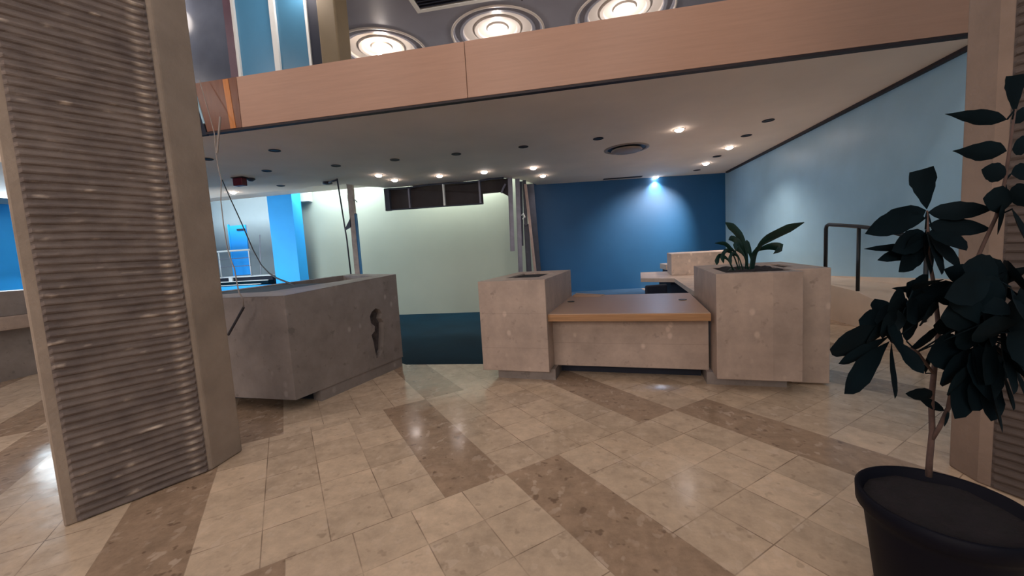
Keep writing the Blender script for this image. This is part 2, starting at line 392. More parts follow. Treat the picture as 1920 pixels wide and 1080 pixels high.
# ============================================================ COLUMNS
def ribbed(name, A, B, label, z1=7.0, inset=(0.055, 0.03), parent=None, flip=1, seed=0):
    A = Vector((A[0], A[1], 0)); B = Vector((B[0], B[1], 0)); d = B-A; Lh = d.length; e = d/Lh; nrm = Vector((e.y, -e.x, 0))*flip
    bm = bmesh.new(); zs = []; z = 0.01
    while z < 3.6: zs.append(z); z += 0.0085
    while z < z1: zs.append(z); z += 0.0275
    zs.append(z1); us = [inset[0]+(Lh-inset[0]-inset[1])*k/44 for k in range(45)]
    chip_glint = bm.verts.layers.float.new('chip_glint'); prev = None; pitch = 0.048
    for zz in zs:
        row = []
        for i, u in enumerate(us):
            zw = zz + 0.012*noise.noise(Vector((u*3+seed, zz*1.3, 2))) 
            ph = (zw/pitch) % 1.0
            prof = max(0.0, math.sin(math.pi*min(1.0, ph/0.62))) ** 0.6 if ph < 0.62 else 0.0
            n1 = noise.noise(Vector((u*14+seed, zz*30, 0))); n2 = noise.noise(Vector((u*5, math.floor(zw/pitch)*3.7+seed, 5)))
            amp = 0.013*(1+0.35*n2) + 0.005*n1
            edge = min(1.0, (i+0.0)/1.0, (44-i)/1.0)
            h = 0.002 + prof*amp*edge
            v = bm.verts.new(A+e*u+nrm*h+Vector((0, 0, zz)))
            uu = u/Lh
            c = 0.0
            if prof > 0.4:
                c = max(0.0, 0.9-abs(uu-0.86)*16)*(0.3+0.7*max(0, n2+0.35)) + max(0, n2*n1*6-0.75)*0.5  # streak near one edge paints light glancing on chipped ribs, plus scattered chips
            v[chip_glint] = c; row.append(v)
        if prev:
            for a in range(44): bm.faces.new((prev[a], prev[a+1], row[a+1], row[a]))
        prev = row
    bmesh.ops.recalc_face_normals(bm, faces=bm.faces)
    me = bpy.data.meshes.new(name); bm.to_mesh(me); bm.free()
    me.materials.append(M['ribs'] if seed == 1 else M['ribs_shaded'])
    o = bpy.data.objects.new(name, me); COL.objects.link(o); o.parent = parent
    return o
n = NT('ribbed_concrete', 0.8)
at = n.t.nodes.new('ShaderNodeAttribute'); at.attribute_name = 'chip_glint'
c_ = n.ramp(n.noise(6, 5), [(0.3, srgb(100, 88, 84)), (0.7, srgb(128, 114, 106))])
n.base(n.mix(at.outputs['Fac'], c_, srgb(215, 196, 178))); n.bump(n.noise(70, 4), 0.5, 0.006)
M['ribs'] = n.m
M['ribs_shaded'] = plain('ribbed_concrete_shaded', srgb(84, 72, 66), 0.85, 0.15, 6, 0.4)  # darker copy of the ribs, shade of the right column in its colour

cl = thing('ribbed_column', 'large brown concrete column with horizontal ribs at the left, nearest the viewer', 'column')
MB().prism([(-3.142, 1.742), (-2.797, 2.411), (-2.811, 2.69), (-3.2, 2.75), (-3.45, 2.25), (-3.22, 1.80)], 0.0, 7.0).build('shaft', M['concrete'], cl, bevel=0.012)
ribbed('ribbed_face', (-3.142, 1.742), (-2.797, 2.411), '', parent=cl, seed=1)
cr = thing('ribbed_column', 'tan concrete column at the right edge, standing behind the potted tree', 'column')
MB().prism([(2.227, 2.789), (2.226, 2.605), (2.58, 1.93), (2.95, 2.0), (2.9, 2.6), (2.55, 2.9)], 0.0, 7.0).build('shaft', M['concrete_shaded'], cr, bevel=0.012)
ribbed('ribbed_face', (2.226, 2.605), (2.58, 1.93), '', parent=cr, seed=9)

# ============================================================ STONE COUNTERS
def hollow(outer, inner, z0, z1, depth):
    """outer/inner: 4 (x,y); z1 may be a list of 4 top heights."""
    mb = MB(); z1 = z1 if isinstance(z1, (list, tuple)) else [z1]*4
    bm = mb.bm; V = lambda p: bm.verts.new(p)
    B = [V((p[0], p[1], z0)) for p in outer]; T = [V((p[0], p[1], z)) for p, z in zip(outer, z1)]
    I = [V((p[0], p[1], z)) for p, z in zip(inner, z1)]; J = [V((p[0], p[1], z-depth)) for p, z in zip(inner, z1)]
    bm.faces.new(B[::-1]); bm.faces.new(J)
    for i in range(4):
        j = (i+1) % 4
        bm.faces.new((B[i], B[j], T[j], T[i])); bm.faces.new((T[i], T[j], I[j], I[i])); bm.faces.new((I[i], I[j], J[j], J[i]))
    return mb

# --- left trough counter: panels so that the broken hole is real
P1, P2, P3, P4 = (-2.91, 3.46), (-2.50, 5.07), (-3.80, 6.08), (-4.75, 3.62)
zt = {0: 1.20, 1: 1.29, 2: 1.29, 3: 1.20}
lc = thing('trough_counter', 'long dusty stone trough counter with a broken hole in its side, left of the gap', 'counter')
def wall_panel(a, b, za, zb, th, z0, holes=()):
    a = Vector((a[0], a[1], 0)); b = Vector((b[0], b[1], 0)); d = b-a; L_ = d.length; e = d/L_; nn = Vector((-e.y, e.x, 0))
    mb = MB()
    mb.holed([[(0, z0), (L_, z0), (L_, zb), (0, za)]] + [[(q[0]*L_, q[1]) for q in h] for h in holes], lambda u, v, w: tuple(a+e*u+nn*w+Vector((0, 0, v))), th)
    return mb
HOLE = [(0.692, 0.85), (0.735, 0.885), (0.779, 0.861), (0.80, 0.80), (0.785, 0.74), (0.809, 0.68), (0.80, 0.56), (0.788, 0.434), (0.775, 0.33), (0.745, 0.262), (0.70, 0.245), (0.690, 0.36), (0.681, 0.476), (0.668, 0.56), (0.705, 0.60), (0.712, 0.66), (0.675, 0.71), (0.668, 0.80)]
HOLE = [(u, max(v, 0.24)) for u, v in HOLE]
wall_panel(P1, P2, 1.20, 1.29, 0.09, 0.13, [HOLE[::-1]]).build('side_panel', M['stone3'], lc)
wall_panel(P2, P3, 1.29, 1.29, 0.09, 0.13).build('end_panel', M['stone3'], lc)
wall_panel(P3, P4, 1.29, 1.20, 0.09, 0.13).build('rear_panel', M['stone3'], lc)
wall_panel(P4, P1, 1.20, 1.20, 0.09, 0.13).build('front_panel', M['stone3'], lc)
# top rim
mb = MB(); OUT = [P1, P2, P3, P4]
INN = [(-3.42, 3.85), (-2.78, 5.0), (-3.72, 5.72), (-4.45, 3.86)]
zi = [1.222, 1.287, 1.287, 1.214]; zo = [1.20, 1.29, 1.29, 1.20]
for i in range(4):
    j = (i+1) % 4
    mb.face([(*OUT[i], zo[i]+0.002), (*OUT[j], zo[j]+0.002), (*INN[j], zi[j]), (*INN[i], zi[i])])
    mb.face([(*INN[i], zi[i]), (*INN[j], zi[j]), (*INN[j], zi[j]-0.3), (*INN[i], zi[i]-0.3)])
mb.build('top_rim', M['stone3'], lc)
MB().hexa([(*p, 1.03) for p in INN], [(*p, 1.05) for p in INN]).build('inner_board', M['dust'], lc)
MB().hexa([(-3.45, 3.86, 1.12), (-3.02, 4.58, 1.15), (-4.1, 4.85, 1.15), (-4.45, 3.9, 1.12)], [(-3.45, 3.86, 1.21), (-3.02, 4.58, 1.24), (-4.1, 4.85, 1.24), (-4.45, 3.9, 1.21)]).build('dusty_lid', M['dust'], lc)
MB().prism([(-2.845, 3.76), (-2.515, 5.06), (-2.64, 5.10), (-2.97, 3.80)], 0.0, 0.129).build('plinth', M['stone3'], lc)
MB().prism([(-2.98, 3.83), (-2.66, 5.08), (-3.6, 5.8), (-4.5, 3.84)], 0.0, 0.129).build('recessed_base', M['navy'], lc)  # navy colour stands in for the unlit shade under the front overhang
MB().prism([(-2.755, 4.40), (-2.625, 4.93), (-2.80, 4.98), (-2.92, 4.45)], 0.20, 0.95).build('broken_infill', M['hole'], lc)

# --- desk blocks, common rotation of -8 degrees
def L8(p, o=(-1.19, 4.44)):
    return p
ROT = R(-8.0)
b1 = thing('stone_planter', 'narrow stone planter block with a dark square opening, left of the reception desk', 'planter', (-1.185, 4.44, 0), ROT)
W1, D1 = 0.80, 1.75
hollow([(0, 0), (W1, 0), (W1, D1), (0, D1)], [(0.20, 0.42), (W1-0.17, 0.42), (W1-0.17, 1.30), (0.20, 1.30)], 0.13, 1.18, 0.16).build('body', M['stone'], b1, bevel=0.006)
MB().box(0.14, W1+0.04, 0.13, D1-0.1, 0.0, 0.129).build('plinth', M['stone3'], b1)
MB().box(0.201, W1-0.171, 0.421, 1.299, 1.06, 1.16).build('soil', M['soil'], b1)

b2 = thing('stone_planter', 'largest stone planter, holding the strap-leaved plant, right of the reception desk', 'planter', (1.285, 4.085, 0), ROT)
W2, D2 = 0.72, 1.62
hollow([(0, 0), (W2, 0), (W2, D2), (0, D2)], [(0.12, 0.15), (W2-0.02, 0.15), (W2-0.02, 1.08), (0.12, 1.08)], 0.13, 1.17, 0.2).build('body', M['stone2'], b2, bevel=0.006)
MB().box(-0.06, W2-0.06, 0.22, D2-0.1, 0.0, 0.129).build('plinth', M['stone3'], b2)
bm_ = MB()
N_ = 14
grid = [[(0.121+(W2-0.142)*i/N_, 0.151+0.928*j/N_, 1.158+0.022*noise.noise(Vector((i*.6, j*.6, 0)))+0.01*math.sin(3.14*i/N_)) for i in range(N_+1)] for j in range(N_+1)]
for j in range(N_):
    for i in range(N_): bm_.face([grid[j][i], grid[j][i+1], grid[j+1][i+1], grid[j+1][i]])
bm_.build('soil', M['soil'], b2, True)
b3 = thing('stone_planter', 'stone planter block set back against the right side of the largest planter', 'planter', (2.052, 4.30, 0), ROT)
hollow([(0, 0), (0.325, 0), (0.325, 1.42), (0, 1.42)], [(0.02, 0.30), (0.16, 0.45), (0.16, 1.0), (0.02, 1.0)], 0.02, 1.17, 0.12).build('body', M['stone2'], b3, bevel=0.02)
MB().prism([(0.021, 0.302), (0.159, 0.451), (0.159, 0.999), (0.021, 0.999)], 1.052, 1.150).build('soil', M['soil'], b3)

# reception desk between the blocks
dk = thing('reception_desk', 'low wooden-topped reception desk with a stone front between the two planter blocks', 'desk', (-0.385, 4.40, 0), ROT)
WD = 1.66
MB().box(0.0, WD, 0.0, 1.72, 0.74, 0.78).build('desk_top', M['deskwood'], dk, bevel=0.004)
MB().box(0.0, WD, -0.012, 0.02, 0.70, 0.772).build('edge_strip', M['deskedge'], dk)
MB().box(-0.005, WD+0.01, 0.22, 0.30, 0.13, 0.74).build('front_panel', M['stone'], dk)
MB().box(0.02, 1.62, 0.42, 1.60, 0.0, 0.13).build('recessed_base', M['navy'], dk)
for x_, y_ in ((0.10, 1.0), (1.50, 1.0)):
    MB().lathe([(0.0001, 0.0), (0.045, 0.0), (0.05, 0.006), (0.03, 0.008), (0.0001, 0.008)], (x_, y_, 0.78), 20).build('cable_port', M['black'], dk)
tag(MB().hexa([(-0.13, 5.96, 0.781), (0.28, 5.88, 0.781), (0.34, 6.05, 0.781), (-0.08, 6.10, 0.781)], [(-0.13, 5.96, 0.80), (0.28, 5.88, 0.786), (0.34, 6.05, 0.786), (-0.08, 6.10, 0.815)]).build('paper_sheet', M['deskwood']), 'curled tan sheet lying on the far left corner of the reception desk', 'sheet')

# back desk (L shape)
bd = thing('back_desk', 'angled wooden back desk slab behind the reception desk by the blue wall', 'desk', (0, 0, 0))
LP = [(1.25, 8.72), (1.85, 8.36), (1.60, 6.02), (2.35, 5.95), (3.9, 8.3), (3.9, 10.3), (1.52, 10.6)]
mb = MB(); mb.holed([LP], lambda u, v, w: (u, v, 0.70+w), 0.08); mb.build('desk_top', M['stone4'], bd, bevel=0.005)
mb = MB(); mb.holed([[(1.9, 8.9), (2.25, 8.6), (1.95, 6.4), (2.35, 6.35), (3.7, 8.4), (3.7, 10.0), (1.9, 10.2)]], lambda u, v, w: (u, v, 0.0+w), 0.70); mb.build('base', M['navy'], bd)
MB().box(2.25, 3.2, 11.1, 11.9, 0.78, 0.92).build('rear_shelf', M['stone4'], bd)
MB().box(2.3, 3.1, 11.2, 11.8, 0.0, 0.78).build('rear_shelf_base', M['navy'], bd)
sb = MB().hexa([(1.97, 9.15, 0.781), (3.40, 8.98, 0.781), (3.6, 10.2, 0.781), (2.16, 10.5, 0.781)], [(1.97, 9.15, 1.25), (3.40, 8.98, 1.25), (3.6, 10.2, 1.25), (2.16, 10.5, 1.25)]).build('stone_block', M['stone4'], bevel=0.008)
tag(sb, 'rectangular stone block standing on the back desk near the blue wall', 'stone block')
ch = thing('office_chair', 'dark blue low-backed office chair tucked under the back desk', 'chair', (1.45, 7.4, 0), R(20))
MB().box(-0.24, 0.24, -0.24, 0.24, 0.44, 0.52).build('seat', M['navy'], ch, bevel=0.03)
MB().box(-0.22, 0.22, 0.22, 0.28, 0.50, 0.74).build('backrest', M['navy'], ch, bevel=0.03)
MB().tube([(0, 0, 0.1), (0, 0, 0.44)], 0.03).build('pedestal', M['black'], ch)
for k in range(5):
    a = k*2*math.pi/5; MB().tube([(0, 0, 0.10), (0.28*math.cos(a), 0.28*math.sin(a), 0.035)], [0.025, 0.02]).build('leg', M['black'], ch)

# stone counter visible left of the column
c2 = thing('side_counter', 'stone counter with a pale projecting ledge glimpsed left of the ribbed column', 'counter', (-8.6, 4.5, 0))
MB().box(-1.6, 0.0, -0.6, 0.6, 0.98, 1.36).build('upper_block', M['stone3'], c2, bevel=0.01)
MB().box(-1.6, 0.09, -0.75, 0.75, 0.78, 0.98).build('ledge', M['stone'], c2, bevel=0.01)
MB().box(-1.6, -0.1, -0.55, 0.55, 0.0, 0.78).build('base', M['stone3'], c2)

# ============================================================ RAMP + HANDRAIL at the right wall
rp = thing('ramp', 'sloping tan concrete ramp kerb running along the pale blue wall', 'ramp', (0, 0, 0))
ys = [4.7, 6.03, 6.5, 7.05, 8.0, 11.0]; zo_ = [0.06, 0.34, 0.45, 0.565, 0.62, 0.62]; zi_ = [0.75, 0.80, 0.79, 0.76, 0.70, 0.55]
zi_ = [0.25, 0.55, 0.62, 0.66, 0.66, 0.63]
mb = MB(); bm = mb.bm
A = [bm.verts.new((4.27, y, 0)) for y in ys]; B = [bm.verts.new((4.27, y, z)) for y, z in zip(ys, zo_)]
C = [bm.verts.new((4.868, y, z)) for y, z in zip(ys, zi_)]; D = [bm.verts.new((4.868, y, 0)) for y in ys]
for i in range(len(ys)-1):
    for P_, Q_ in ((A, B), (B, C), (C, D)): bm.faces.new((P_[i], P_[i+1], Q_[i+1], Q_[i]))
bm.faces.new((A[0], B[0], C[0], D[0])); bm.faces.new((A[-1], B[-1], C[-1], D[-1]))
mb.build('ramp_body', M['tan'], rp)
sk = MB(); sk.hexa([(4.84, 5.0, 0.2), (4.868, 5.0, 0.2), (4.868, 8.7, 0.5), (4.84, 8.7, 0.5)], [(4.84, 5.0, 0.86), (4.868, 5.0, 0.86), (4.868, 8.7, 0.66), (4.84, 8.7, 0.66)])
sk.build('wall_skirting', M['tan'], rp)
hr = thing('handrail', 'black tubular handrail on posts along the ramp at the pale blue wall', 'handrail', (0, 0, 0))
mb = MB(); mb.tube([(4.30, 7.88, 0.6), (4.30, 7.88, 1.58), (4.30, 7.86, 1.63), (4.30, 7.80, 1.65), (4.30, 7.03, 1.575), (4.30, 6.66, 1.52), (4.30, 5.5, 1.28)], 0.03, 10)
mb.build('top_rail', M['black'], hr, True)
MB().tube([(4.30, 7.04, 0.555), (4.30, 7.04, 1.56)], 0.026, 10).build('post', M['black'], hr, True)
MB().tube([(4.30, 5.80, 0.28), (4.30, 5.80, 1.33)], 0.026, 10).build('post', M['black'], hr, True)

# ============================================================ CEILING FITTINGS
def fitting(x, y, lit, label):
    t = thing('downlight', label, 'downlight', (x, y, CZ), group='recessed downlights in the low ceiling')
    MB().lathe([(0.105, -0.001), (0.108, -0.008), (0.085, -0.014), (0.082, -0.002)], (0, 0, 0), 28).build('trim_ring', M['ventgrey'] if lit else M['darkline'], t, True)
    if lit:
        MB().lathe([(0.0001, -0.06), (0.05, -0.05), (0.085, -0.02), (0.09, -0.002), (0.0001, -0.001)], (0, 0, 0), 20).build('lamp', M['bulb'], t, True)
        sd = bpy.data.lights.new('downlight_beam', 'SPOT'); sd.energy = E_SPOT*(2.5 if y > 13.8 else 11.0 if 12 < y < 13 and x > 3 else 3.2 if x > 2.5 else 0.8); sd.spot_size = R(120); sd.spot_blend = 0.9; sd.shadow_soft_size = 0.05; sd.color = (1.0, 0.86, 0.78)
        so = bpy.data.objects.new('downlight_beam', sd); COL.objects.link(so); so.location = (x, y, CZ-0.07)
        if 12 < y < 13 and x > 3:
            sd.spot_size = R(75); so.rotation_euler = (Vector((2.3, 14.1, 1.9))-Vector((x, y, CZ))).to_track_quat('-Z', 'Y').to_euler()
    else:
        MB().lathe([(0.0001, -0.004), (0.082, -0.004), (0.084, -0.002), (0.0001, -0.001)], (0, 0, 0), 24).build('dark_aperture', M['grille'], t)
E_LIST = [
 (-5.40, 8.45, 0, 'unlit downlight, second from left in the front row above the long counter'),
 (-3.97, 8.47, 0, 'unlit downlight, third in the front row, before the two lamps near the brown post'),
 (-2.56, 8.53, 0, 'unlit downlight, fourth in the front row, above the gap to the green wall'),
 (-1.08, 8.52, 0, 'unlit downlight in the front row above the narrow planter'),
 (0.47, 8.50, 0, 'unlit downlight in the front row just left of the round vent'),
 (2.02, 8.44, 1, 'lit downlight right of the round ceiling vent, nearest the fascia'),
 (3.63, 8.49, 0, 'unlit downlight nearest the viewer in the column beside the pale blue wall'),
 (3.64, 9.52, 0, 'unlit downlight between two neighbours just before the brightest lamp by the pale blue wall'),
 (3.64, 10.52, 1, 'brightest lit downlight in the column beside the pale blue wall'),
 (3.68, 11.5, 0, 'unlit downlight between the two lit lamps beside the pale blue wall'),
 (3.66, 12.37, 1, 'second lit downlight in the column beside the pale blue wall'),
 (3.70, 13.4, 0, 'unlit downlight closest to the corner of the blue walls'),
 (2.59, 14.0, 1, 'lit downlight close to the deep blue back wall right of the slot vent'),
 (-5.07, 9.79, 1, 'lit downlight left of a pair right of the brown post'),
 (-5.00, 10.56, 1, 'lit downlight right of a pair right of the brown post'),
 (-3.69, 10.57, 1, 'lit downlight above the left part of the exposed dark bulkhead'),
 (-2.45, 10.64, 1, 'lit downlight above the right part of the exposed dark bulkhead'),
 (-1.12, 10.70, 1, 'lit downlight nearer the viewer above the dangling metal studs'),
 (-0.98, 11.95, 1, 'lit downlight behind the dangling studs near the deep blue wall'),
 (-9.78, 10.10, 1, 'lone lit downlight far left beside the red alarm box'),
 (-5.66, 6.90, 0, 'unlit downlight closest to the left end of the fascia'),
 (-7.22, 6.94, 0, 'unlit downlight beside the left ribbed column'),
 (-7.03, 8.25, 0, 'faint closed downlight right of the red alarm box'),
 (-8.05, 9.9, 0, 'small unlit downlight above the azure pillar'),
]
for a in E_LIST: fitting(*a)
v = thing('round_vent', 'round grey ceiling diffuser with a dark shadow gap in the low ceiling', 'vent', (1.15, 9.62, CZ))
MB().lathe([(0.50, -0.001), (0.50, -0.012), (0.43, -0.02), (0.42, -0.004)], (0, 0, 0), 48).build('outer_ring', M['ventgrey'], v, True)
MB().lathe([(0.0001, -0.003), (0.42, -0.003), (0.42, -0.001)], (0, 0, 0), 48).build('dark_gap', M['grille'], v)
MB().lathe([(0.0001, -0.075), (0.31, -0.072), (0.345, -0.05), (0.33, -0.03), (0.2, -0.008), (0.0001, -0.006)], (0.0, -0.03, 0), 48).build('central_disc', M['ventgrey'], v, True)
v = thing('slot_vent', 'dark linear slot diffuser in the ceiling close to the deep blue wall', 'vent', (1.48, 13.62, CZ), R(5))
MB().box(-0.62, 0.62, -0.10, 0.10, -0.012, -0.001).build('frame', M['darkline'], v)
MB().box(-0.58, 0.58, -0.07, 0.07, -0.016, -0.011).build('slot', M['grille'], v)
v = thing('fire_alarm', 'dark red square alarm box fixed under the low ceiling at far left', 'alarm', (-8.1, 8.6, CZ))
MB().box(-0.13, 0.13, -0.08, 0.08, -0.20, -0.02).build('housing', M['red'], v, bevel=0.012)
MB().box(-0.15, 0.17, -0.10, 0.10, -0.02, -0.001).build('mounting_plate', M['darkline'], v)

# ============================================================ DEMOLISHED PARTITION
p = MB(); p.prism([(-6.97, 11.0), (-6.77, 11.0), (-6.77, 11.14), (-6.97, 11.14)], -0.48, 3.95)
p.bm.free()
ps = thing('brown_post', 'ragged brown stud post with a blue edge left in the opening', 'post', (-6.66, 11.0, -0.48))
bm = MB()
prev = None
zz = 0.0; ring = []
K = 40
for k in range(K+1):
    z_ = 4.3*k/K; j = 0.02*noise.noise(Vector((0, 0, z_*3))) + (0.03*noise.noise(Vector((5, 0, z_*9))) if z_ > 2.9 else 0)
    ring.append([bm.bm.verts.new((x_+(j if x_ < 0.05 else j*0.5), y_, z_)) for x_, y_ in ((-0.09, 0), (0.07, 0), (0.07, 0.12), (-0.09, 0.12))])
for a, b in zip(ring, ring[1:]):
    for i in range(4): bm.bm.faces.new((a[i], a[(i+1) % 4], b[(i+1) % 4], b[i]))
bm.bm.faces.new(ring[-1]); bm.build('post_body', M['brownpost'], ps)
MB().box(0.075, 0.11, 0.0, 0.10, 0.0, 3.4).build('blue_edge', M['bluewall'], ps)
tag_ = MB(); tag_.hexa([(-0.30, 0, 2.92), (-0.28, 0.02, 2.92), (-0.06, 0.03, 3.02), (-0.06, 0, 3.02)], [(-0.24, 0, 3.03), (-0.22, 0.02, 3.03), (-0.06, 0.03, 3.3), (-0.06, 0, 3.3)]); tag_.build('torn_flap', M['studdark'], ps)
MB().tube([(0.08, 0.0, 3.78), (0.15, -0.02, 3.80), (0.22, -0.03, 3.72)], 0.012, 6).build('loose_wire', M['studdark'], ps, True)
MB().tube([(0.09, 0.0, 3.38), (0.15, -0.02, 3.40)], 0.012, 6).build('loose_wire', M['studdark'], ps, True)
rd = thing('hanging_rod', 'thin dark rod hanging from the ceiling bracket left of the brown post', 'rod', (-6.23, 9.74, CZ))
MB().tube([(0, 0, 0.0), (0.10, 0.02, -1.6), (0.11, 0.05, -2.9)], 0.02, 8).build('rod', M['studdark'], rd, True)
MB().tube([(-0.48, 0.28, -0.03), (-0.25, 0.1, -0.04), (0, 0, -0.03)], 0.025, 8).build('bracket_arm', M['studdark'], rd, True)
MB().lathe([(0.0001, 0), (0.12, 0), (0.13, -0.05), (0.05, -0.07), (0.0001, -0.07)], (-0.48, 0.28, -0.001), 16).build('bracket_plate', M['studdark'], rd, True)

bh = thing('exposed_bulkhead', 'dark exposed bulkhead frame with four stud bays hanging in front of the pale green wall', 'bulkhead', (-4.3, 11.62, 3.0))
mb = MB()
mb.holed([[(-1.56, 0.03), (-0.7, 0.0), (0.3, 0.0), (1.52, -0.02), (1.52, 0.28), (2.05, 0.30), (2.25, 0.18), (2.38, 0.10), (2.38, 0.695), (-1.56, 0.695)]], lambda u, v, w: (u, 0.09+w+max(0, u-1.6)*0.2, v), 0.03)
mb.build('back_board', M['board'], bh)
mb = MB(); mb.tube([(-1.56, 0.0, 0.02), (0.3, 0, 0.0), (1.52, 0, -0.02)], 0.022, 6); mb.build('bottom_rail', M['studdark'], bh)
MB().box(-1.58, -1.42, -0.02, 0.09, 0.0, 0.68).build('end_panel', M['studdark'], bh)
for x_, m_ in ((-0.78, 'stud'), (0.33, 'white'), (1.45, 'stud')):
    MB().box(x_-0.025, x_+0.025, -0.01, 0.08, 0.0, 0.68).build('stud', M[m_], bh)
mb = MB(); mb.tube([(-1.56, 0.0, 0.66)]+[(-1.4+0.4*k, 0.03*math.sin(k*2.1), 0.66+0.02*math.sin(k*5)) for k in range(10)], 0.03, 6); mb.build('torn_plaster_edge', M['studdark'], bh)

def strip(name, label, a, b, w, m, cat='stud', grp=None, th=0.03, ch=None):
    a = Vector(a); b = Vector(b); o = a
    d = (b-a); mb = MB()
    mb.hexa([tuple(b-o+Vector(q)) for q in ((-w/2, 0, 0), (w/2, 0, 0), (w/2, th, 0), (-w/2, th, 0))], [(-w/2, 0, 0), (w/2, 0, 0), (w/2, th, 0), (-w/2, th, 0)])
    # channel lips, so that each is a real C stud
    mb.hexa([tuple(b-o+Vector(q)) for q in ((-w/2, -0.02, 0), (-w/2+0.012, -0.02, 0), (-w/2+0.012, 0, 0), (-w/2, 0, 0))], [(-w/2, -0.02, 0), (-w/2+0.012, -0.02, 0), (-w/2+0.012, 0, 0), (-w/2, 0, 0)])
    ob = mb.build(name, m); ob.location = o; tag(ob, label, cat, grp); return ob
G = 'dangling metal studs of the demolished partition'
strip('hanging_stud', 'leftmost dangling grey metal strip, ending in mid-air before the green wall', (-1.945,11.800,3.745), (-1.997,11.800,1.524), 0.13, M['stud'], grp=G)
strip('wall_stud', 'straight grey metal stud reaching down behind the narrow planter, second from left', (-1.741,11.900,3.666), (-1.819,11.900,0.059), 0.13, M['stud'], grp=G)
strip('hanging_stud', 'short dark metal strip close against the straight grey stud', (-1.647,12.000,3.596), (-1.725,12.000,1.669), 0.08, M['studdark'], grp=G)
hs = strip('hanging_stud', 'short dark crumpled strip with a shiny bent clip, hanging in the middle of the studs', (-1.542,11.950,3.610), (-1.569,11.950,2.269), 0.10, M['studdark'], grp=G)
MB().tube([tuple(Vector(p)-hs.location) for p in [(-1.674,11.900,2.575),(-1.622,11.900,2.635),(-1.580,11.900,2.521),(-1.649,11.900,2.462)]], 0.02, 6).build('metal_clip', M['white'], hs)
strip('wall_stud', 'dark stud standing behind the pinkish leaning lath', (-1.570,12.100,2.325), (-1.565,12.100,0.024), 0.16, M['studdark'], grp=G)
strip('leaning_lath', 'thin pinkish leaning lath among the dark metal studs', (-1.497,11.800,3.473), (-1.280,11.800,-0.193), 0.075, M['studpink'], 'lath')
strip('wall_stud', 'rightmost wide dark stud beside the deep blue wall', (-1.412,12.300,3.544), (-1.304,12.300,-0.012), 0.22, M['studdark'], grp=G)
tag(MB().tube([(-1.306,12.400,2.654),(-1.284,12.400,1.827),(-1.281,12.400,-0.025)], 0.02, 6).build('hanging_cable', M['stud']), 'thin grey cable hanging at the left edge of the deep blue wall', 'cable')

tag(MB().tube([(-2.070,11.700,3.507),(-2.140,11.700,3.405),(-2.214,11.700,3.256)], 0.03, 6).build('torn_strap', M['stud']), 'small torn grey strap at the ragged right end of the bulkhead', 'strap')

# cables hanging by the left column
hc = tag(MB().tube([(-5.784,5.600,4.487),(-5.594,5.500,3.985),(-5.431,5.400,3.577),(-5.349,5.300,3.227),(-5.234,5.200,2.977),(-5.111,5.100,2.793),(-4.959,4.900,2.473),(-4.761,4.700,2.112),(-4.446,4.400,1.767),(-4.107,4.100,1.587),(-3.878,3.900,1.491),(-3.573,3.600,1.350),(-3.384,3.420,1.260),(-3.310,3.380,1.198),(-3.311,3.380,1.107)], 0.0065, 6).build('hanging_cable', M['wire'], smooth=True), 'thin pale cable hanging down the front of the dusty trough counter', 'cable')
tag(MB().tube([(-5.195,5.300,3.764),(-5.327,5.300,3.249)], 0.014, 8).build('pale_strip', M['wire']), 'short pale plastic strip hanging from the cable before the copper panel', 'strip')
MB().tube([(-3.300,3.370,1.113),(-3.508,3.360,0.841)], 0.012, 8).build('dark_end_stub', M['wiredark'], hc)['label'] = 'short black end stub hanging slanted'
tag(MB().tube([(-8.711,8.700,3.758),(-8.336,8.400,3.472),(-7.827,8.000,3.068),(-7.212,7.500,2.643),(-6.624,7.000,2.272),(-5.919,6.400,1.806),(-5.425,6.000,1.532),(-4.935,5.600,1.385),(-4.457,5.200,1.316),(-3.956,4.800,1.264),(-3.672,4.600,1.219),(-3.374,4.400,1.198)], 0.012, 6).build('hanging_cable', M['wiredark'], smooth=True), 'dark cable sagging from the ceiling into the dusty trough counter', 'cable')
tag(MB().lathe([(0.0001, 0), (0.09, 0), (0.10, -0.03), (0.04, -0.07), (0.0001, -0.07)], (0, 0, 0), 16).build('ceiling_rose', M['studdark']), 'small dark ceiling rose from which the dark cable hangs', 'ceiling rose').location = (-7.95, 8.78, CZ-0.001)
tag(MB().tube([(-11.761,13.100,2.703),(-11.915,13.100,1.209)], 0.015, 6).build('thin_pole', M['stud']), 'thin grey pole right of the white railing end', 'pole')

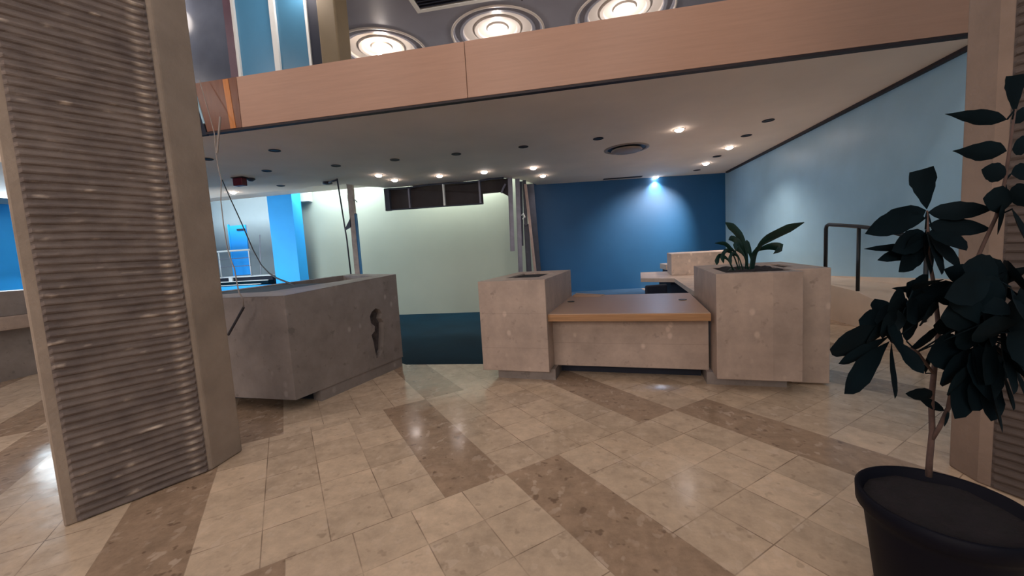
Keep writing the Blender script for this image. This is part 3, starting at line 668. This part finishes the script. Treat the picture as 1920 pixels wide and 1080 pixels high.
# ============================================================ PLANTS
def leaf(mb, base, tip, width, shape='ell', cup=0.12, droop=0.10, roll=0.0, n=10, face=None):
    base = Vector(base); tip = Vector(tip); d = tip-base; Ln = d.length; e = d/Ln
    view = face or Vector((-0.35, 1, 0.1))
    side = e.cross(view).normalized()
    side = (Matrix.Rotation(roll, 3, e) @ side).normalized(); nn = side.cross(e).normalized()
    if nn.z < 0: nn = -nn
    prof = {'ell': lambda t: math.sin(math.pi*t**0.85)**0.75, 'obo': lambda t: (math.sin(math.pi*t**1.45)**0.7), 'point': lambda t: math.sin(math.pi*t**0.75)**1.1,
            'strap': lambda t: min(1, t*5)**0.6*(1-max(0, t-0.7)/0.3)**0.7*(0.55+0.45*t), 'trunc': lambda t: min(1.0, t*1.45)**0.8*(1 if t < 0.93 else 0.86)}[shape]
    rows = []
    for i in range(n+1):
        t = i/n; w = max(0.02, prof(min(max(t, 0.001), 0.999)))*width/2
        if shape == 'trunc' and i == n: w = width*0.42
        wob = 1+0.05*math.sin(i*2.3+base.x*40)
        c = base+e*Ln*t-nn*(4*droop*Ln*(t-0.5)**2-droop*Ln)*(-1)*0.5+Vector((0, 0, 0))
        rows.append([mb.bm.verts.new(c+side*w*s*wob+nn*cup*w*abs(s)) for s in (-1, -0.5, 0, 0.5, 1)])
    for a, b in zip(rows, rows[1:]):
        for k in range(4): mb.bm.faces.new((a[k], a[k+1], b[k+1], b[k]))

tree = thing('potted_tree', 'tall dark-leaved potted tree in a big black pot at the right foreground', 'potted plant', (1.27, 1.61, 0))
OR = (1.27, 1.61, 0)
H_ = 0.50; r_ = 0.237
MB().lathe([(0.0001, 0), (0.155, 0), (0.165, 0.01), (0.215, 0.40), (0.222, 0.43), (0.240, 0.44), (0.243, 0.495), (0.236, H_), (0.224, 0.495), (0.216, 0.45), (0.0001, 0.45)], (0, 0, 0), 64).build('pot', M['pot'], tree, True)
sb_ = MB(); rr = 10
rings = []
for i in range(rr+1):
    rad = 0.2155*i/rr+0.0005
    rings.append([sb_.bm.verts.new((rad*math.cos(2*math.pi*k/32), rad*math.sin(2*math.pi*k/32), 0.462+0.012*noise.noise(Vector((rad*12*math.cos(2*math.pi*k/32), rad*12*math.sin(2*math.pi*k/32), 1)))+0.008*(1-i/rr))) for k in range(32)])
for a, b in zip(rings, rings[1:]):
    for k in range(32): sb_.bm.faces.new((a[k], a[(k+1) % 32], b[(k+1) % 32], b[k]))
sb_.build('soil', M['soil'], tree, True)
TR = [(1.233,1.620,0.585),(1.234,1.620,0.653),(1.239,1.620,0.756),(1.232,1.620,0.876),(1.238,1.620,0.995),(1.247,1.620,1.132),(1.229,1.620,1.285),(1.207,1.620,1.399),(1.198,1.620,1.558)]
MB().tube(rel(TR, OR), [0.010, 0.0095, 0.009, 0.0085, 0.008, 0.007, 0.006, 0.005, 0.003], 8).build('stem', M['bark'], tree, True)
TR2 = [(1.237,1.620,0.723),(1.246,1.600,0.785),(1.254,1.580,0.863),(1.253,1.560,0.995),(1.264,1.550,1.146),(1.285,1.550,1.361),(1.311,1.550,1.439),(1.341,1.550,1.523),(1.359,1.550,1.633),(1.367,1.550,1.733),(1.376,1.550,1.855)]
MB().tube(rel(TR2, OR), [0.007, 0.007, 0.0065, 0.006, 0.006, 0.0055, 0.005, 0.005, 0.0045, 0.004, 0.003], 8).build('stem', M['bark'], tree, True)
ST3 = [(1.220,1.600,0.982),(1.096,1.500,1.088),(0.986,1.450,1.138)]
MB().tube(rel(ST3, OR), 0.005, 6).build('stem', M['bark'], tree, True)
LV = [
 ((1.376,1.550,1.844), (1.365,1.550,1.959), 0.066, 'trunc'),
 ((1.356,1.550,1.826), (1.148,1.500,1.851), 0.046, 'point'),
 ((1.370,1.550,1.825), (1.473,1.600,1.860), 0.048, 'point'),
 ((1.360,1.550,1.728), (1.157,1.480,1.732), 0.061, 'point'),
 ((1.374,1.550,1.732), (1.485,1.600,1.763), 0.060, 'point'),
 ((1.364,1.550,1.653), (1.252,1.500,1.670), 0.060, 'ell'),
 ((1.374,1.550,1.655), (1.498,1.600,1.667), 0.060, 'point'),
 ((1.385,1.550,1.571), (1.243,1.480,1.579), 0.083, 'ell'),
 ((1.370,1.550,1.578), (1.407,1.500,1.588), 0.080, 'ell'),
 ((1.383,1.550,1.543), (1.342,1.450,1.424), 0.095, 'ell'),
 ((1.364,1.550,1.556), (1.303,1.500,1.464), 0.081, 'ell'),
 ((1.197,1.620,1.563), (1.167,1.600,1.699), 0.084, 'trunc'),
 ((1.201,1.620,1.552), (1.331,1.550,1.547), 0.062, 'ell'),
 ((1.194,1.620,1.560), (0.947,1.520,1.491), 0.087, 'ell'),
 ((1.194,1.620,1.531), (1.026,1.600,1.513), 0.072, 'ell'),
 ((1.202,1.620,1.508), (1.354,1.580,1.481), 0.063, 'ell'),
 ((1.176,1.620,1.435), (0.963,1.550,1.439), 0.026, 'ell'),
 ((1.181,1.620,1.429), (0.972,1.500,1.401), 0.044, 'ell'),
 ((1.203,1.620,1.474), (1.048,1.520,1.357), 0.102, 'ell'),
 ((1.206,1.620,1.483), (1.156,1.500,1.344), 0.102, 'ell'),
 ((1.216,1.620,1.492), (1.238,1.520,1.417), 0.086, 'ell'),
 ((1.195,1.620,1.493), (1.201,1.600,1.335), 0.086, 'ell'),
 ((1.200,1.620,1.475), (1.013,1.500,1.430), 0.079, 'ell'),
 ((1.216,1.620,1.464), (1.247,1.550,1.354), 0.086, 'ell'),
 ((1.242,1.620,1.275), (1.084,1.600,1.293), 0.031, 'ell'),
 ((0.979,1.450,1.177), (0.735,1.320,1.149), 0.110, 'obo'),
 ((0.980,1.450,1.156), (0.782,1.360,1.092), 0.052, 'obo'),
 ((0.980,1.450,1.138), (0.776,1.320,1.010), 0.080, 'obo'),
 ((0.986,1.450,1.138), (0.924,1.340,0.987), 0.069, 'obo'),
 ((0.995,1.450,1.147), (1.057,1.420,1.040), 0.050, 'obo'),
 ((0.985,1.450,1.182), (0.890,1.450,1.211), 0.098, 'obo'),
 ((0.990,1.450,1.191), (0.967,1.500,1.272), 0.075, 'obo'),
 ((0.998,1.450,1.173), (1.060,1.500,1.269), 0.086, 'obo'),
 ((0.967,1.450,1.183), (0.871,1.380,1.157), 0.091, 'ell'),
 ((0.954,1.420,1.215), (0.966,1.380,1.113), 0.085, 'ell'),
 ((0.936,1.450,1.210), (1.005,1.420,1.213), 0.098, 'ell'),
 ((1.061,1.500,1.215), (1.156,1.550,1.341), 0.089, 'obo'),
 ((1.047,1.500,1.198), (1.151,1.500,1.265), 0.096, 'obo'),
 ((1.195,1.600,1.251), (1.059,1.500,1.322), 0.084, 'ell'),
 ((1.064,1.500,1.125), (1.091,1.500,1.250), 0.068, 'ell'),
 ((1.338,1.550,1.305), (1.162,1.500,1.361), 0.082, 'ell'),
 ((1.338,1.550,1.305), (1.101,1.450,1.274), 0.106, 'ell'),
 ((1.324,1.550,1.288), (1.136,1.420,1.142), 0.105, 'ell'),
 ((1.339,1.550,1.288), (1.392,1.500,1.358), 0.093, 'ell'),
 ((1.354,1.550,1.278), (1.365,1.450,1.231), 0.105, 'ell'),
 ((1.282,1.500,1.278), (1.200,1.380,1.134), 0.098, 'ell'),
 ((1.312,1.500,1.259), (1.280,1.380,1.117), 0.095, 'ell'),
 ((1.268,1.500,1.261), (1.143,1.450,1.221), 0.111, 'ell'),
 ((1.245,1.500,1.121), (1.049,1.400,1.095), 0.112, 'obo'),
 ((1.260,1.500,1.103), (1.086,1.400,1.013), 0.099, 'obo'),
 ((1.275,1.500,1.103), (1.097,1.360,0.918), 0.096, 'obo'),
 ((1.247,1.450,1.099), (1.184,1.320,0.894), 0.076, 'obo'),
 ((1.296,1.500,1.120), (1.276,1.350,1.030), 0.112, 'obo'),
 ((1.287,1.500,1.156), (1.171,1.380,1.019), 0.108, 'obo'),
 ((1.242,1.500,1.192), (1.101,1.450,1.188), 0.098, 'ell'),
 ((1.311,1.480,1.194), (1.205,1.320,1.009), 0.095, 'obo'),
 ((1.278,1.500,1.032), (1.197,1.400,0.945), 0.077, 'ell'),
 ((1.249,1.550,1.291), (1.105,1.500,1.294), 0.057, 'ell'),
 ((1.365,1.550,1.357), (1.302,1.400,1.304), 0.098, 'ell'),
 ((1.347,1.500,1.119), (1.323,1.400,1.143), 0.128, 'ell'),
 ((1.277,1.550,1.353), (1.337,1.500,1.327), 0.099, 'ell'),
 ((1.253,1.550,1.183), (1.315,1.500,1.190), 0.117, 'ell'),
 ((1.297,1.550,1.217), (1.246,1.550,1.363), 0.078, 'ell'),
 ((1.241,1.620,0.896), (1.101,1.550,0.926), 0.046, 'ell'),
 ((1.273,1.620,0.837), (1.177,1.600,0.894), 0.032, 'ell'),
 ((1.257,1.580,0.853), (1.220,1.550,0.808), 0.024, 'ell'),
 ((1.196,1.600,0.982), (1.214,1.600,1.079), 0.046, 'ell'),
 ((1.206,1.500,0.978), (1.133,1.450,1.100), 0.064, 'ell'),
 ((1.243,1.600,1.155), (1.065,1.500,1.088), 0.040, 'ell'),
 ((1.391,1.552,1.136), (1.285,1.549,1.282), 0.112, 'ell'),
 ((1.270,1.389,1.204), (1.131,1.360,1.175), 0.098, 'obo'),
 ((1.253,1.433,1.333), (1.084,1.341,1.384), 0.109, 'ell'),
 ((1.249,1.393,1.310), (1.214,1.288,1.196), 0.064, 'obo'),
 ((1.215,1.435,1.124), (1.197,1.371,0.966), 0.099, 'ell'),
 ((1.362,1.611,1.088), (1.269,1.575,1.272), 0.110, 'obo'),
 ((1.203,1.438,1.306), (1.147,1.438,1.203), 0.099, 'ell'),
 ((1.173,1.375,1.245), (1.059,1.372,1.228), 0.118, 'ell'),
 ((1.231,1.407,1.337), (1.157,1.383,1.245), 0.109, 'ell'),
 ((1.329,1.452,1.127), (1.240,1.359,1.295), 0.082, 'obo'),
 ((1.228,1.370,1.178), (1.312,1.359,1.070), 0.102, 'ell'),
 ((1.415,1.600,1.095), (1.328,1.563,0.962), 0.103, 'obo'),
 ((1.289,1.539,1.308), (1.237,1.520,1.174), 0.115, 'ell'),
 ((1.304,1.422,1.222), (1.304,1.323,1.196), 0.095, 'obo'),
 ((1.178,1.369,1.333), (0.986,1.268,1.304), 0.094, 'ell'),
 ((1.402,1.565,1.096), (1.442,1.513,0.976), 0.081, 'obo'),
 ((1.462,1.620,1.241), (1.426,1.503,1.125), 0.105, 'ell'),
 ((1.251,1.436,1.179), (1.135,1.418,1.138), 0.099, 'obo'),
 ((1.372,1.490,1.113), (1.284,1.479,0.992), 0.093, 'ell'),
 ((1.409,1.564,1.116), (1.326,1.481,0.976), 0.100, 'obo'),
 ((1.252,1.436,1.170), (1.169,1.358,1.023), 0.099, 'obo'),
 ((1.363,1.567,1.128), (1.233,1.490,1.305), 0.087, 'obo'),
 ((1.334,1.495,1.109), (1.395,1.475,1.252), 0.099, 'obo'),
 ((1.412,1.547,1.210), (1.446,1.526,1.366), 0.104, 'ell'),
 ((1.339,1.522,1.174), (1.285,1.446,1.344), 0.097, 'obo'),
 ((1.158,1.371,1.203), (1.068,1.344,1.341), 0.082, 'obo'),
 ((1.177,1.410,1.274), (1.217,1.354,1.235), 0.076, 'ell'),
 ((1.407,1.595,1.176), (1.291,1.546,1.078), 0.086, 'obo'),
 ((1.249,1.450,1.047), (1.156,1.380,0.936), 0.078, 'obo'),
 ((1.266,1.450,1.047), (1.207,1.380,0.903), 0.075, 'obo'),
 ((1.292,1.450,1.047), (1.262,1.380,0.937), 0.075, 'obo'),
 ((1.220,1.450,1.065), (1.090,1.380,0.986), 0.085, 'obo'),
 ((1.319,1.450,1.064), (1.301,1.380,0.954), 0.074, 'obo'),
 ((1.011,1.450,1.234), (0.907,1.380,1.181), 0.089, 'obo'),
 ((1.025,1.450,1.251), (0.933,1.380,1.289), 0.087, 'obo'),
 ((1.054,1.450,1.275), (0.977,1.380,1.221), 0.083, 'obo'),
 ((1.042,1.450,1.302), (1.057,1.380,1.341), 0.090, 'obo'),
 ((1.113,1.450,1.248), (1.019,1.380,1.220), 0.088, 'obo'),
]
fo = MB()
for b_, t_, w_, sh in LV:
    leaf(fo, (b_[0]-OR[0], b_[1]-OR[1], b_[2]), (t_[0]-OR[0], t_[1]-OR[1], t_[2]), w_, sh, cup=0.18, droop=0.06, roll=random.uniform(-0.35, 0.35))
pt = fo
for b_, t_, w_, sh in LV:           # thin leaf stalks back to the nearest stem point
    q = min((Vector(p) for p in TR+TR2+ST3), key=lambda p: (p-Vector(b_)).length)
    if (q-Vector(b_)).length > 0.01: pt.tube(rel([q, b_], OR), 0.0025, 5)
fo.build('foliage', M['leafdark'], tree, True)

sp = thing('strap_plant', 'green strap-leaved plant growing from the largest stone planter', 'plant', (1.62, 4.62, 1.15))
SO = (1.62, 4.62, 1.15)
SL = [
 ([(1.774,4.620,1.205),(1.764,4.620,1.366),(1.705,4.600,1.511),(1.624,4.580,1.612),(1.534,4.560,1.679)], 0.075),
 ([(1.819,4.600,1.197),(1.853,4.580,1.361),(1.923,4.550,1.457),(2.072,4.500,1.545),(2.233,4.450,1.622)], 0.105),
 ([(1.798,4.600,1.199),(1.832,4.580,1.334),(1.902,4.550,1.380),(1.982,4.500,1.392),(2.033,4.480,1.373),(1.955,4.460,1.323)], 0.09),
 ([(1.764,4.650,1.198),(1.765,4.650,1.319),(1.694,4.600,1.438),(1.620,4.600,1.505),(1.571,4.580,1.491)], 0.06),
 ([(1.692,4.600,1.210),(1.661,4.600,1.326),(1.591,4.580,1.399),(1.523,4.550,1.454),(1.407,4.500,1.466)], 0.04),
 ([(1.674,4.580,1.206),(1.612,4.550,1.318),(1.532,4.500,1.380),(1.476,4.460,1.328),(1.474,4.440,1.251)], 0.055),
 ([(1.611,4.550,1.211),(1.542,4.500,1.278),(1.462,4.480,1.328),(1.421,4.450,1.287),(1.407,4.440,1.237)], 0.06),
 ([(1.757,4.550,1.203),(1.697,4.500,1.315),(1.629,4.480,1.397),(1.606,4.460,1.442),(1.593,4.440,1.366)], 0.065),
 ([(1.816,4.620,1.197),(1.806,4.620,1.306),(1.780,4.620,1.410),(1.764,4.620,1.480)], 0.06),
 ([(1.686,4.500,1.209),(1.638,4.480,1.296),(1.576,4.450,1.345),(1.535,4.420,1.303),(1.532,4.400,1.232)], 0.05),
 ([(1.748,4.500,1.206),(1.769,4.500,1.299),(1.812,4.480,1.364),(1.834,4.460,1.417)], 0.06),
]
fo = MB()
for path, w in SL:
    pts = [Vector(p)-Vector(SO) for p in path]
    pts[0].z = min(pts[0].z, 0.0)
    # smooth path
    Q = []
    for i in range(len(pts)-1):
        for k in range(4):
            t = k/4; p0 = pts[max(i-1, 0)]; p1 = pts[i]; p2 = pts[i+1]; p3 = pts[min(i+2, len(pts)-1)]
            Q.append(0.5*((2*p1)+(p2-p0)*t+(2*p0-5*p1+4*p2-p3)*t*t+(3*p1-p0-3*p2+p3)*t**3))
    Q.append(pts[-1]); n_ = len(Q)-1; rows = []
    for i, q in enumerate(Q):
        t = i/n_; d = (Q[min(i+1, n_)]-Q[max(i-1, 0)]).normalized(); side = d.cross(Vector((-0.3, 1, 0.35))).normalized()
        nn = side.cross(d)
        ww = w/2*(0.28+0.72*min(1, max(0, (t-0.25)/0.3)))*(1 if t < 0.82 else max(0.08, (1-t)/0.18))
        rows.append([fo.bm.verts.new(q+side*ww*s+nn*0.3*ww*abs(s)) for s in (-1, 0, 1)])
    for a, b in zip(rows, rows[1:]):
        for k in range(2): fo.bm.faces.new((a[k], a[k+1], b[k+1], b[k]))
fo.build('foliage', M['leaf'], sp, True)
MB().lathe([(0.06, -0.02), (0.045, 0.01), (0.02, 0.03), (0.0001, 0.035)], (0, 0, 0), 12).build('crown', M['leaf'], sp, True)

# ============================================================ LIGHTS
def area(loc, rot, size, e, c, sy=None):
    d = bpy.data.lights.new('area_lamp', 'AREA'); d.energy = e; d.color = c; d.size = size
    if sy: d.shape = 'RECTANGLE'; d.size_y = sy
    o = bpy.data.objects.new('area_lamp', d); COL.objects.link(o); o.location = loc; o.rotation_euler = rot; return o
def point(loc, e, c, r=0.2):
    d = bpy.data.lights.new('point_lamp', 'POINT'); d.energy = e; d.color = c; d.shadow_soft_size = r
    o = bpy.data.objects.new('point_lamp', d); COL.objects.link(o); o.location = loc; return o
area((-3.9, 12.7, 4.3), (R(18), 0, 0), 3.2, 84*KZ, (0.96, 1.0, 0.94), 0.4)
area((-7.9, 12.2, 4.55), (0, 0, 0), 2.6, 75*KZ, (0.85, 0.95, 1.0), 0.7)
area((-12.2, 11.3, 4.5), (R(25), 0, 0), 4.4, 290*KZ, (0.80, 0.93, 1.0), 0.8)
area((-10.3, 8.6, 1.2), (R(80), 0, R(10)), 1.6, 60, (0.85, 0.95, 1.0), 1.0)
area((-15.0, 9.0, 3.4), (0, R(-60), 0), 2.0, 160, (0.75, 0.9, 1.0), 2.0)
area((-3.0, -6.6, 4.2), (R(84), 0, 0), 9.0, 210, (1.0, 0.89, 0.82), 2.4)  # unseen soft fill added behind the camera to brighten faces turned this way

# ============================================================ WORLD + CAMERA
w = bpy.data.worlds.new('world'); bpy.context.scene.world = w; w.use_nodes = True
w.node_tree.nodes['Background'].inputs[0].default_value = (0.30, 0.34, 0.5, 1); w.node_tree.nodes['Background'].inputs[1].default_value = 0.02
cam = bpy.data.cameras.new('camera'); co = bpy.data.objects.new('camera', cam); COL.objects.link(co)
cam.sensor_width = 36.0; cam.lens = 740/1920*36; cam.clip_start = 0.02
rt = Vector((0.9840077, 0.1680491, -0.05906229)); up = Vector((0.0426949, 0.09939701, 0.99413147)); fw = Vector((-0.17293351, 0.98075468, -0.09063258))
m4 = Matrix((( rt.x, up.x, -fw.x, 0), (rt.y, up.y, -fw.y, 0), (rt.z, up.z, -fw.z, 1.5), (0, 0, 0, 1)))
co.matrix_world = m4
sc = bpy.context.scene; sc.camera = co
sc.view_settings.view_transform = 'Standard'; sc.view_settings.look = 'None'; sc.view_settings.exposure = 0.9
sc.cycles.max_bounces = 8; sc.cycles.diffuse_bounces = 5
sc.cycles.sample_clamp_indirect = 4.0
